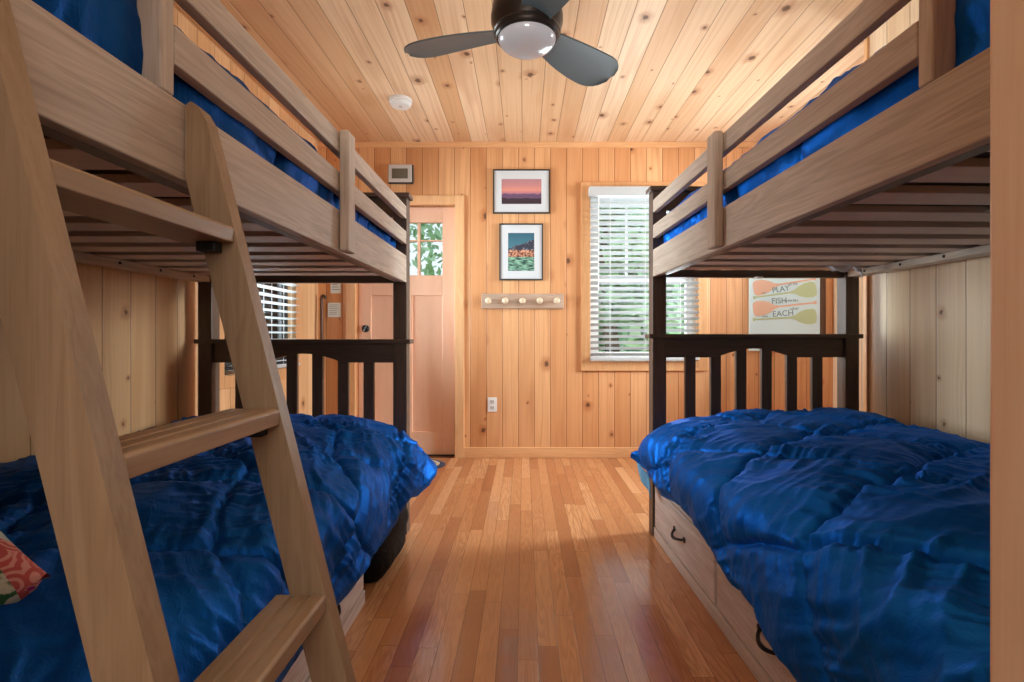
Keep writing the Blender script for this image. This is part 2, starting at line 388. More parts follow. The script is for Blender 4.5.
w2 = window_unit('window_2', -(LY1-LY0)/2, (LY1-LY0)/2, LZ0, LZ1, .07, 3, 2, 1.40, M['blackp'])
w2.location = (XL, (LY0+LY1)/2, 0); w2.rotation_euler = (0, 0, radians(90))
w3 = window_unit('window_3', -(RY1-RY0)/2, (RY1-RY0)/2, .8, 2.1, .07, 3, 2, 1.45, M['white'])
w3.location = (XR2, (RY0+RY1)/2, 0); w3.rotation_euler = (0, 0, radians(-90))
c8 = casing('trim_8', -(LY1-LY0)/2, (LY1-LY0)/2, LZ0, LZ1, 0, .07); c8.location = (XL, (LY0+LY1)/2, 0); c8.rotation_euler = (0,0,radians(90))
c9 = casing('trim_9', -(RY1-RY0)/2, (RY1-RY0)/2, .8, 2.1, 0, .07); c9.location = (XR2, (RY0+RY1)/2, 0); c9.rotation_euler = (0,0,radians(-90))
# dark jamb beside left window blind
# blinds
def blind(label, w, z0, z1, loc, rz, tilt=14, group=None, pitch=.0475, sw=.05):
    t = thing('window_blind', label, 'blind', loc, rz, group)
    b = MB(); b.box(-w/2-.015, w/2+.015, -.075, -.006, z1-.075, z1); b.build('valance', M['blind'], t, bevel=.004)
    b = MB(); z = z0+.05; a = radians(tilt); n = 0
    while z < z1-.08:
        pts = []
        for q in (-1, -.5, 0, .5, 1):
            u = q*sw/2; hgt = .003*(1-q*q); pts.append((-.04+u*cos(a)-hgt*sin(a), z-u*sin(a)+hgt*cos(a)))
        th = .0028; poly = pts + [(p[0], p[1]-th) for p in pts[::-1]]
        b.prism(poly, 0, -w/2, w/2); z += pitch
    b.build('slats', M['blind'], t)
    b = MB(); b.box(-w/2, w/2, -.064, -.014, z0+.005, z0+.024); b.build('bottom_rail', M['blind'], t, bevel=.003)
    b = MB()
    for xx in (-w*.32, 0, w*.32):
        b.box(xx-.0012, xx+.0012, -.066, -.0645, z0+.02, z1-.07); b.box(xx-.0012, xx+.0012, -.0155, -.014, z0+.02, z1-.07)
    b.build('ladder_cord', M['white'], t)
    b = MB(); b.tube([(-w/2+.06, -.072, z1-.08), (-w/2+.058, -.078, z0+.55)], .004); b.build('tilt_wand', M['white'], t)
    return t
blind('white slatted blind covering the far window, partly behind the right bunk', .865, .785, 2.165, ((WX0+WX1)/2, YF-.002, 0), 0, 25)
blind('white slatted blind in the window of the left wall, seen past the ladder', .82, .765, 2.06, (XL-.004, (LY0+LY1)/2, 0), radians(90), 10)

# ------------------------------------------------------------------ door
d = struct(bpy.data.objects.new('door_1', None)); C.objects.link(d); d.location = ((DX0+DX1)/2, YF+.045, 0)
dw = (DX1-DX0)/2 - .004; yb, yf = .045, 0
b = MB()
st = .105
lz0, lz1 = 1.475, 1.905      # lites
pz0, pz1 = .20, 1.31        # tall panels
b.box(-dw, -dw+st, yf, yb, .012, DZ-.005); b.box(dw-st, dw, yf, yb, .012, DZ-.005)
b.box(-dw+st, dw-st, yf, yb, .012, pz0); b.box(-dw+st, dw-st, yf, yb, pz1, lz0); b.box(-dw+st, dw-st, yf, yb, lz1, DZ-.005)
b.box(-.045, .045, yf, yb, pz0, pz1)
iw = 2*(dw-st); n = 3; bar = .022
for i in range(1, n): xx = -dw+st+iw*i/n; b.box(xx-bar/2, xx+bar/2, yf, yb, lz0, lz1)
b.build('door_slab', M['door'], d, bevel=.004)
zz = lz0+(lz1-lz0)*.66
b = MB(); b.box(-dw+st, dw-st, .012, .034, zz-.006, zz+.006); b.build('muntin', M['door'], d)
for s0, s1 in ((-dw+st, -.045), (.045, dw-st)):
    b = MB(); b.box(s0, s1, .016, .03, pz0, pz1); b.build('door_panel', M['door'], d)
for i in range(3):
    x0 = -dw+st+iw*i/n+(bar/2 if i else 0); x1 = -dw+st+iw*(i+1)/n-(bar/2 if i < 2 else 0)
    b = MB(); b.box(x0, x1, .020, .026, lz0, lz1); b.build('door_glass', M['glass'], d)
b = MB(); b.lathe([(.030, 0), (.030, -.012), (.024, -.018), (.001, -.018)], (-dw+.062, 0, 1.04), 24, 1)
dbt = b.build('deadbolt', M['black'], d, smooth=True)
b = MB(); b.add([(-dw+.050, -.019, 1.022), (-dw+.057, -.019, 1.018), (-dw+.076, -.019, 1.058), (-dw+.068, -.019, 1.062),
                 (-dw+.050, -.030, 1.022), (-dw+.057, -.030, 1.018), (-dw+.076, -.030, 1.058), (-dw+.068, -.030, 1.062)],
                [(0,1,2,3),(4,5,6,7),(0,1,5,4),(1,2,6,5),(2,3,7,6),(3,0,4,7)]); b.build('thumb_turn', M['steel'], dbt)
b = MB(); b.lathe([(.028, 0), (.028, -.008), (.011, -.012), (.011, -.035), (.024, -.045), (.027, -.058), (.018, -.07), (.001, -.072)], (-dw+.062, 0, .92), 24, 1)
b.build('door_knob', M['steel'], d, smooth=True)
for hz in (1.76, 1.03, .24):
    b = MB(); b.tube([(dw+.002, -.008, hz-.045), (dw+.002, -.008, hz+.045)], .007, 10); b.build('hinge', M['steel'], d)
b = MB(); b.box(-dw, dw, -.004, .05, .0, .014); b.build('door_sweep', M['blackp'], d)
# door jamb and threshold
b = MB(); b.box(DX0, DX1, YF+.0, YF+.14, -.001, .006); struct(b.build('trim_10', M['dkbrown']))

# ------------------------------------------------------------------ far wall objects
def picture(name_label, cx, cz, w, h, fw, matw, mat_img, kx=0, group=None):
    t = thing('framed_picture', name_label, 'picture', (cx, YF-.001, cz), 0, group)
    b = MB(); D = .022
    b.box(-w/2, -w/2+fw, -D, 0, -h/2, h/2); b.box(w/2-fw, w/2, -D, 0, -h/2, h/2)
    b.box(-w/2+fw, w/2-fw, -D, 0, h/2-fw, h/2); b.box(-w/2+fw, w/2-fw, -D, 0, -h/2, -h/2+fw)
    b.build('picture_frame', M['dkframe'], t, bevel=.0015)
    mw, mh = matw
    b = MB(); iw, ih = w/2-fw, h/2-fw
    b.box(-iw, -iw+mw, -.015, -.010, -ih, ih); b.box(iw-mw, iw, -.015, -.010, -ih, ih)
    b.box(-iw+mw, iw-mw, -.015, -.010, ih-mh, ih); b.box(-iw+mw, iw-mw, -.015, -.010, -ih, -ih+mh)
    b.build('mount', M['mat'], t)
    b = MB(); b.box(-iw+mw, iw-mw, -.012, -.008, -ih+mh, ih-mh); b.build('photo_print', mat_img, t)
    return t
k = N('sunset_print'); x, y, z, v3 = k.obj()
zz = k.math('ADD', z, 0.0)
sky = k.ramp(k.math('DIVIDE', k.math('ADD', zz, .11), .22), [(0, (.20, .12, .2)), (.42, (.40, .16, .22)), (.55, (.66, .26, .20)), (.75, (.50, .22, .22)), (1, (.38, .20, .22))])
nz = k.noise(k.comb(k.math('MULTIPLY', x, 14.0), 0.0, 3.0), 1, 4)
h1 = k.math('ADD', -.045, k.math('MULTIPLY', nz, .055)); m1 = k.ss(k.math('SUBTRACT', zz, h1), -.004, .004)
col = k.mix(m1, (.13, .07, .14), sky)
nz2 = k.noise(k.comb(k.math('MULTIPLY', x, 11.0), 5.0, 3.0), 1, 4)
h2 = k.math('ADD', -.085, k.math('MULTIPLY', nz2, .06)); m2 = k.ss(k.math('SUBTRACT', zz, h2), -.003, .003)
col = k.mix(m2, (.035, .02, .03), col); M['sunset'] = k.bsdf(col, .4)
k = N('mountain_print'); x, y, z, v3 = k.obj()
sky = k.ramp(k.math('DIVIDE', k.math('ADD', z, .02), .2), [(0, (.07, .22, .28)), (1, (.015, .09, .14))])
nz = k.noise(k.comb(k.math('MULTIPLY', x, 10.0), 1.0, 3.0), 1, 5)
hm = k.math('ADD', k.math('ADD', .02, k.math('MULTIPLY', x, .35)), k.math('MULTIPLY', nz, .085))
snow = k.ss(k.noise(v3, 34, 5, .7, 1.0), .55, .60)
mt = k.mix(k.math('MULTIPLY', snow, .5), (.025, .03, .05), (.45, .5, .58))
col = k.mix(k.ss(k.math('SUBTRACT', z, hm), -.002, .002), mt, sky)
tr_ = k.mix(k.ss(k.noise(v3, 55, 4, .7), .42, .6), (.10, .03, .02), (.72, .34, .20))
ht = k.math('ADD', -.01, k.math('MULTIPLY', k.noise(k.comb(k.math('MULTIPLY', x, 16.0), 9.0, 0.0), 1, 3), .05))
col = k.mix(k.ss(k.math('SUBTRACT', z, ht), -.003, .003), tr_, col)
wat = k.mix(k.ss(k.noise(k.comb(k.math('MULTIPLY', x, 20.0), 0.0, k.math('MULTIPLY', z, 120.0)), 1, 3), .4, .62), (.01, .05, .04), (.25, .50, .36))
col = k.mix(k.ss(z, -.044, -.036), wat, col); M['mountain'] = k.bsdf(col, .4)
PX = lambda x: (x-524)/FPX*YF
PZ = lambda y: CAMZ+(336-y)/FPX*YF
picture('black framed landscape photo of a pink sunset over dark hills', PX(521.5), PZ(192), .458, .355, .011, (.058, .066), M['sunset'])
picture('black framed upright photo of snowy mountain and orange trees, hung below the sunset', PX(521.2), PZ(252.2), .352, .455, .011, (.060, .064), M['mountain'])
t = thing('peg_rack', 'weathered wooden rack with five round pegs on far wall below pictures', 'coat rack', (PX(522.5), YF-.001, PZ(301.3)))
b = MB(); b.box(-.33, .33, -.02, 0, -.06, .06); b.build('back_board', M['pegrail'], t, bevel=.004)
for i in range(5):
    b = MB(); b.lathe([(.008, 0), (.007, -.03), (.010, -.036), (.021, -.042), (.025, -.053), (.021, -.064), (.012, -.070), (.001, -.071)], (-.272+i*.136, -.02, 0), 18, 1)
    b.build('peg', M['knobw'], t, smooth=True)
t = thing('power_outlet', 'white power outlet low on the far wall right of the door', 'outlet', (PX(492.3), YF-.001, PZ(404.5)))
b = MB(); b.box(-.036, .036, -.006, 0, -.058, .058); b.build('cover_plate', M['white'], t, bevel=.002)
for s in (-1, 1):
    b = MB(); b.box(-.017, .017, -.009, -.005, s*.024-.015, s*.024+.015); sk = b.build('socket', M['silver'], t, bevel=.003)
    b = MB(); b.box(-.009, -.006, -.0095, -.008, s*.024-.006, s*.024+.007); b.box(.006, .009, -.0095, -.008, s*.024-.006, s*.024+.007); b.build('slot', M['blackp'], sk)
t = thing('weather_station', 'small silver digital display unit with grey screen high on the far wall', 'thermostat', (PX(401), YF-.001, PZ(174.5)))
b = MB(); b.box(-.100, .104, -.022, 0, -.080, .075); b.build('case', M['blackp'], t, bevel=.010, segs=3)
b = MB(); b.box(-.095, .093, -.030, -.020, -.070, .072); b.build('bezel', M['silver'], t, bevel=.006)
b = MB(); b.box(-.066, .062, -.032, -.028, -.042, .038); b.build('screen', M['lcd'], t)
t = thing('smoke_detector', 'round white smoke detector on the pine ceiling left of the fan', 'smoke detector', (-.815, 3.30, H))
b = MB(); b.lathe([(.075, 0), (.076, -.018), (.066, -.022), (.068, -.034), (.060, -.044), (.001, -.046)], seg=36); b.build('housing', M['white'], t, smooth=True)
b = MB(); b.lathe([(.012, -.0455), (.012, -.049), (.001, -.050)], seg=16); b.build('test_button', M['silver'], t, smooth=True)
# notices left of the door
for px, py, w, h, lab in ((336, 284, .085, .15, 'narrow white paper notice left of the door, upper of the two'), (334.5, 310, .105, .115, 'square framed notice with faint print left of the door, lower one')):
    t = thing('paper_notice', lab, 'notice', (PX(px), YF-.001, PZ(py)))
    b = MB(); b.box(-w/2, w/2, -.004, 0, -h/2, h/2); b.build('sheet', M['paper'], t)
    b = MB()
    rr = random.Random(int(px))
    for i in range(6):
        zz = h*.34-i*h*.13; b.box(-w*.36, w*(.1+.25*rr.random()), -.0046, -.0038, zz, zz+h*.03)
    b.build('printed_lines', M['ink'], t)
# walking stick leaning in the left corner
pts = [(XL+.075, 3.94, 0), (XL+.045, 3.985, 1.285)]
pts += [(XL+.045+.016*(1-cos(a)), 3.985-.004, 1.285+.016*sin(a)) for a in (radians(q) for q in (30, 60, 90, 120, 150, 180))] + [(XL+.077, 3.98, 1.275)]
b = MB(); b.tube(pts, [.014]+[.012]*(len(pts)-1), 10); tag(b.build('walking_stick', M['dkbrown'], smooth=True), 'dark brown wooden walking stick leaning in the corner left of the door', 'walking stick')

# rug
k = N('braided_rug'); x, y, z, v3 = k.obj()
rr_ = k.math('SQRT', k.math('ADD', k.math('POWER', k.math('DIVIDE', x, .40), 2.0), k.math('POWER', k.math('DIVIDE', y, .21), 2.0)))
col = k.ramp(rr_, [(0, (.50, .42, .30)), (.22, (.05, .06, .09)), (.34, (.55, .47, .36)), (.46, (.42, .34, .25)), (.6, (.10, .08, .07)), (.66, (.55, .48, .38)), (.90, (.035, .045, .09)), (1, (.03, .04, .08))])
k.t.nodes[-1].color_ramp.interpolation = 'CONSTANT'
for nd in k.t.nodes:
    if nd.type == 'VALTORGB': nd.color_ramp.interpolation = 'CONSTANT'
M['rug'] = k.bsdf(col, .9, k.math('SINE', k.math('MULTIPLY', rr_, 75.0)), .5, .005)
b = MB(); prof = [(1, 0), (1.01, .006), (.985, .011), (.001, .012)]; seg = 56; vs = []; fs = []
for r, h in prof:
    for i in range(seg): vs.append((r*.40*cos(2*pi*i/seg), r*.21*sin(2*pi*i/seg), h))
for j in range(3):
    for i in range(seg): fs.append((j*seg+i, j*seg+(i+1)%seg, (j+1)*seg+(i+1)%seg, (j+1)*seg+i))
fs.append(tuple(range(seg))); fs.append(tuple(3*seg+i for i in range(seg))); b.add(vs, fs)
o = b.build('braided_rug', M['rug']); o.location = (-1.0, 3.79, .0005); tag(o, 'oval braided rug with navy edge and beige rings in front of the door', 'rug')

# paddle sign on the far wall
pw, ph = .60, .78
t = thing('paddle_sign', 'pale print of green and orange canoe paddles with lettering, behind the right bunk', 'sign', (PX(748.5)+pw/2, YF-.001, 0))
zt = 1.47; zb_ = .86
k = N('pale_print'); M['print'] = k.bsdf((.68, .86, .88), .35)
b = MB(); b.box(-pw/2, pw/2-.035, -.02, 0, zb_, zt); b.build('board', M['print'], t, bevel=.002)
b = MB(); b.box(pw/2-.033, pw/2+.006, -.03, 0, zb_-.01, zt+.01); b.build('side_rail', M['dkbrown'], t, bevel=.002)
pg = plain('sage_green_ink', (.50, .60, .34), .5); po = plain('faded_orange_ink', (.80, .50, .35), .5)
def paddle(cz, left, mat, ang):
    b = MB(); L = pw-.09; out = []
    # blade to +x, grip at -x
    top = [(-L/2, .014), (-L/2+.03, .006), (L*.08, .007), (L*.16, .016), (L*.24, .042), (L*.33, .058), (L*.44, .062), (L*.49, .050), (L*.5, .02)]
    poly = top + [(p[0], -p[1]) for p in top[::-1]]
    if left: poly = [(-p[0], p[1]) for p in poly]
    ca, sa = cos(ang), sin(ang)
    poly = [(p[0]*ca-p[1]*sa-.02, p[0]*sa+p[1]*ca+cz) for p in poly]
    b.prism(poly, 1, -.0225, -.0198); b.build('painted_paddle', mat, t)
zs = lambda y: PZ(y)
paddle(zs(284.0), True, po, radians(9)); paddle(zs(293.5), False, pg, radians(8)); paddle(zs(306), True, po, radians(6)); paddle(zs(318), False, pg, radians(3))
M['signink'] = plain('dark_grey_lettering', (.20, .28, .28), .7)
def text(body, x, z, size, ang, parent, mat, y=-.0235):
    cu = bpy.data.curves.new('lettering', 'FONT'); cu.body = body; cu.size = size; cu.extrude = .0006; cu.align_x = 'LEFT'
    o = bpy.data.objects.new('lettering', cu); C.objects.link(o)
    dg = bpy.context.evaluated_depsgraph_get(); me = bpy.data.meshes.new_from_object(o.evaluated_get(dg))
    bpy.data.objects.remove(o); bpy.data.curves.remove(cu)
    me.materials.clear(); me.materials.append(mat)
    q = bpy.data.objects.new('lettering', me); C.objects.link(q); q.parent = parent
    q.location = (x, y, z); q.rotation_euler = (radians(90), -ang, 0); return q
sx = lambda px: PX(px)-(PX(748.5)+pw/2)
text('SWIM', sx(769), zs(278), .055, radians(7), t, M['signink'])
text('PLAY', sx(771), zs(293.3), .062, radians(9), t, M['signink']); text('all day', sx(787), zs(286), .030, radians(9), t, M['signink'])
text('FISH', sx(770), zs(304), .066, radians(3), t, M['signink']); text('in the lake', sx(783), zs(302), .026, radians(3), t, M['signink'])
text('EACH', sx(771), zs(317), .066, radians(4), t, M['signink']); text('other', sx(788), zs(310.5), .034, radians(6), t, M['signink'])
text('love', sx(761), zs(317.5), .026, radians(3), t, M['signink']); text('and', sx(760), zs(294), .024, radians(3), t, M['signink'])

# ------------------------------------------------------------------ ceiling fan
FX, FY = .012, 1.95
t = thing('ceiling_fan', 'dark bronze ceiling fan with three slate blue blades and a frosted dome light', 'ceiling fan', (FX, FY, H))
zz = lambda z: z-H
b = MB(); b.lathe([(.07, 0), (.085, -.02), (.088, -.05), (.098, zz(2.40)), (.118, zz(2.32)), (.134, zz(2.265)), (.141, zz(2.22)), (.139, zz(2.195)), (.128, zz(2.165)), (.05, zz(2.16))], seg=56)
b.build('motor_housing', M['bronze'], t, smooth=True)
b = MB()
b.lathe([(.10, zz(2.166)), (.130, zz(2.166)), (.131, zz(2.158)), (.127, zz(2.154)), (.127, zz(2.150)), (.124, zz(2.146)), (.124, zz(2.142)), (.118, zz(2.136)), (.10, zz(2.136))], seg=56)
b.build('trim_ring', M['bronze'], t, smooth=True)
b = MB(); R0, Z0 = .113, 2.138
b.lathe([(R0*cos(a), zz(Z0-.052*sin(a))) for a in [i*pi/2/12 for i in range(12)]]+[(.001, zz(Z0-.052))], seg=56); b.build('light_dome', M['globe'], t, smooth=True)
def fan_blade(ang):
    b = MB(); r0, r1 = .10, .53; ns = 26; nc = 10; vs = []; fs = []; pit = radians(-12)
    for side in (1, -1):
        for i in range(ns+1):
            f = i/ns; r = r0+(r1-r0)*f
            hw = .052+.042*sin(pi*min(1, f*1.25)**.9*.5)
            if f > .72: hw *= sqrt(max(0.0, 1-((f-.72)/.285)**2.6))
            hw = max(hw, .004)
            for j in range(nc+1):
                q = -1+2*j/nc; cx = .010*sin(pi*f)
                vs.append((r, q*hw+cx, q*hw*math.tan(-pit)*-1.15+side*.0035+.006*(1-q*q)))
    nv = (ns+1)*(nc+1)
    for s_ in (0, 1):
        for i in range(ns):
            for j in range(nc):
                a = s_*nv+i*(nc+1)+j; fs.append((a, a+1, a+nc+2, a+nc+1))
    for i in range(ns):
        for j in (0, nc):
            a = i*(nc+1)+j; fs.append((a, a+nc+1, nv+a+nc+1, nv+a))
    for j in range(nc):
        for i in (0, ns):
            a = i*(nc+1)+j; fs.append((a, a+1, nv+a+1, nv+a))
    b.add(vs, fs); o = b.build('fan_blade', M['blade'], t, smooth=True, loc=(0, 0, zz(2.172))); o.rotation_euler = (0, 0, radians(ang)); return o
for a in (162, 43, 285): fan_blade(a)

# ------------------------------------------------------------------ bunk beds
# local frame: x = sgn*w (w: 0 aisle face, 1 wall side); y = -s (s: 0 far end, grows towards the camera)
BL = 2.04; BW = 1.03; PW = .068
SLATS = 13
def bunk(side):
    sg = 1 if side == 'right' else -1
    loc = (.627, 2.512, 0) if side == 'right' else (-.578, 2.532, 0)
    rz = .028 if side == 'right' else 0.0
    lab = 'grey brown wooden bunk bed frame along the %s wall, %s' % (side, 'drawers with black pulls below' if side == 'right' else 'carrying the ladder')
    t = thing('bunk_bed', lab, 'bunk bed', loc, rz, 'wooden bunk bed frames')
    bl = BL + (.03 if side == 'left' else 0)
    X = lambda w: sg*w
    dz = 0 if side == 'right' else -.026
    f_ = lambda z: z+dz if z > .45 else z
    def bx(name, w0, w1, s0, s1, z0, z1, mat, par=None, bev=.003, label=None):
        b = MB(); b.box(X(w0), X(w1), -s0, -s1, f_(z0), f_(z1)); return b.build(name, M[mat], par or t, bevel=bev, label=label)
    for w0 in (0, BW-PW):
        for s0 in (0, bl):
            bx('post', w0, w0+PW, s0, s0+PW, 0, 1.69, 'endz')
    Z = 1.27
    # side rails of upper bed
    s0, s1 = PW, bl
    for aisle in (True, False):
        w0, w1 = (.001, .026) if aisle else (BW-.026, BW-.001)
        bx('side_rail', w0, w1, s0, s1, Z, 1.402, 'lumy')
        e = (1.655 if side == 'right' else 1.702) if aisle else s1        # guard stops at the ladder opening
        bx('guard_rail', w0, w1, s0, e, 1.458, 1.522, 'lumy')
        bx('guard_rail', w0, w1, s0, e, 1.583, 1.645, 'lumy')
    # ledgers and slats
    bx('ledger', .026, .060, s0, s1, 1.272, 1.300, 'endy'); bx('ledger', BW-.060, BW-.026, s0, s1, 1.272, 1.300, 'lumy')
    for i in range(9):
        b = MB(); ss_ = s0+.12+i*.215; b.tube([(X(BW-.0605), -ss_, 1.286+dz), (X(BW-.0625), -ss_, 1.286+dz)], .006, 8); b.build('bolt', M['black'], t)
    for i in range(11):
        ss_ = s0+.03+i*.172
        sl = bx('slat', .034, BW-.034, ss_, ss_+.098, 1.300, 1.318, 'slat', bev=.002)
        bx('slat_holder', .0265, .034, ss_-.008, ss_+.106, 1.3005, 1.318, 'blackp', bev=0)
        b = MB(); b.box(X(.045), X(.085), -ss_-.018, -ss_-.080, 1.2955+dz, 1.2999+dz); b.build('slat_cap', M['blackp'], sl)
    b = MB(); b.box(X(.48), X(.51), -s0-.03, -s0-1.85, 1.3185, 1.330)
    # guard posts
    b = MB(); pf = [(X(-.030), 1.300), (X(-.001), 1.288), (X(-.001), 1.70), (X(-.030), 1.70)]
    sgp = .815 if side == 'right' else .905
    gs = 1.655 if side == 'right' else 1.702
    b.box(X(-.030), X(-.0005), -sgp, -sgp-.066, 1.272+dz, 1.652+dz); b.build('guard_post', M['lumz'], t, bevel=.006, segs=3)
    bx('guard_post', .001, .042, gs+.001, gs+.032, 1.4025, 1.66, 'lumz', bev=.004)
    # footboards / headboards at both ends
    for s0e, flip in ((0, 1), (bl, -1)):
        a0, a1 = s0e+.016, s0e+PW-.016
        bx('end_cap_rail', -.018, BW+.018, s0e-.008, s0e+PW+.006, .968, .990, 'endx')
        bx('post_cap', -.014, BW+.014, s0e-.010, s0e+PW+.010, 1.690, 1.712, 'endx')
        bx('end_rail', PW, BW-PW, a0, a1, Z, 1.306, 'endx')
        for zt_, zb2, zc in ((.968, .874, .918), (1.690, 1.596, 1.640)):
            b = MB(); n = 16; i0, i1 = PW, BW-PW
            zt_ += dz; zb2 += dz; zc += dz
            a_, b_ = i0+(i1-i0)*.28, i0+(i1-i0)*.72
            poly = [(X(i0), zt_), (X(i0), zb2), (X(a_), zb2)]
            poly += [(X(a_+(b_-a_)*q/n), zb2+(zc-zb2)*sin(pi*(.0+q/n))) for q in range(1, n)]
            poly += [(X(b_), zb2), (X(i1), zb2), (X(i1), zt_)]
            b.prism(poly, 1, -a0, -a1); b.build('arched_rail', M['endx'], t, bevel=.002)
        for i in range(6):
            c = PW+(BW-2*PW)*(i+1)/7
            bx('baluster', c-.026, c+.026, s0e+.022, s0e+.044, .30, .95, 'endz', bev=.002)
            bx('baluster', c-.026, c+.026, s0e+.022, s0e+.044, 1.306, 1.66, 'endz', bev=.002)
        bx('end_rail', PW, BW-PW, a0, a1, .28, .41, 'endx')
    # lower side rails + slats
    bx('side_rail', .001, .026, PW, bl, .285, .40, 'lumy'); bx('side_rail', BW-.026, BW-.001, PW, bl, .285, .40, 'lumy')
    bx('slat_deck', .03, BW-.03, PW+.01, bl-.01, .33, .348, 'slat')
    return t, bl
br, blr = bunk('right'); blf, bll = bunk('left')

# ------------------------------------------------------------------ drawers under the beds
def drawer_unit(side, t0, sA, splits, sB, label):
    sg = 1 if side == 'right' else -1
    t = thing('drawer_unit', label, 'drawers', t0.location, t0.rotation_euler.z, 'drawer units under the bunks')
    b = MB(); b.box(0, 0, 0, 0, 0, 0); b = MB()
    b.box(sg*.024, sg*.60, -sA, -sB, .004, .272); b.build('body', M['drwy'], t, bevel=.002)
    b = MB(); b.box(sg*.004, sg*.024, -sA, -sB, .002, .050); b.build('plinth', M['drwy'], t, bevel=.002)
    b = MB(); b.box(sg*.006, sg*.024, -sA, -sB, .258, .280); b.build('top_rail', M['drwy'], t, bevel=.002)
    ed = [sA]+splits+[sB]
    for i in range(len(ed)-1):
        a, c = ed[i]+.009, ed[i+1]-.009
        b = MB(); b.box(sg*.006, sg*.024, -a, -c, .056, .252)
        dr = b.build('drawer', M['drwy'], t, bevel=.004)
        b = MB(); m = .018
        b.box(sg*.0045, sg*.006, -a-m, -c+m, .056+m-.002, .056+m); b.box(sg*.0045, sg*.006, -a-m, -c+m, .252-m, .252-m+.002)
        b.build('bead', M['drwy'], dr)
        mid = (a+c)/2; pts = []
        for q in range(13):
            f = q/12*2-1; pts.append((sg*(.004-.026*(1-f*f)), -(mid+f*.058), .158-.012*(1-f*f)))
        b = MB(); b.tube(pts, [.0045+.0025*(1-abs(q/12*2-1)) for q in range(13)], 8)
        for f in (-1, 1):
            b.lathe([(.011, sg*.006), (.012, sg*.002), (.006, sg*.0)], (0, -(mid+f*.060), .158), 12, 0)
        b.build('drawer_pull', M['black'], dr, smooth=True)
    return t
drawer_unit('right', br, .075, [.80, 1.53], 2.03, 'grey wooden drawer unit under the right bunk with black curved pulls')
drawer_unit('left', blf, .70, [1.38], 2.06, 'grey wooden drawer unit under the left bunk, mostly hidden by the comforter')

def slab(name, t0, side, z0, z1, label, cat, w0=.080, w1=None, s0=.085, s1=None, group='mattresses'):
    sg = 1 if side == 'right' else -1; w1 = w1 or BW-.035; s1 = s1 or 2.02
    b = MB(); b.box(sg*w0, sg*w1, -s0, -s1, z0, z1)
    o = b.build(name, M['matt'], bevel=.03, segs=3); o.location = t0.location+Vector((0, 0, -.026 if side == 'left' and z0 > 1 else 0)); o.rotation_euler = t0.rotation_euler
    return tag(o, label, cat, group)
for side, t0 in (('right', br), ('left', blf)):
    slab('mattress', t0, side, .350, .52, 'mattress on the lower %s bunk, under the blue comforter' % side, 'mattress')
    slab('mattress', t0, side, 1.3185, 1.45, 'mattress on the upper %s bunk, on the slats' % side, 'mattress')

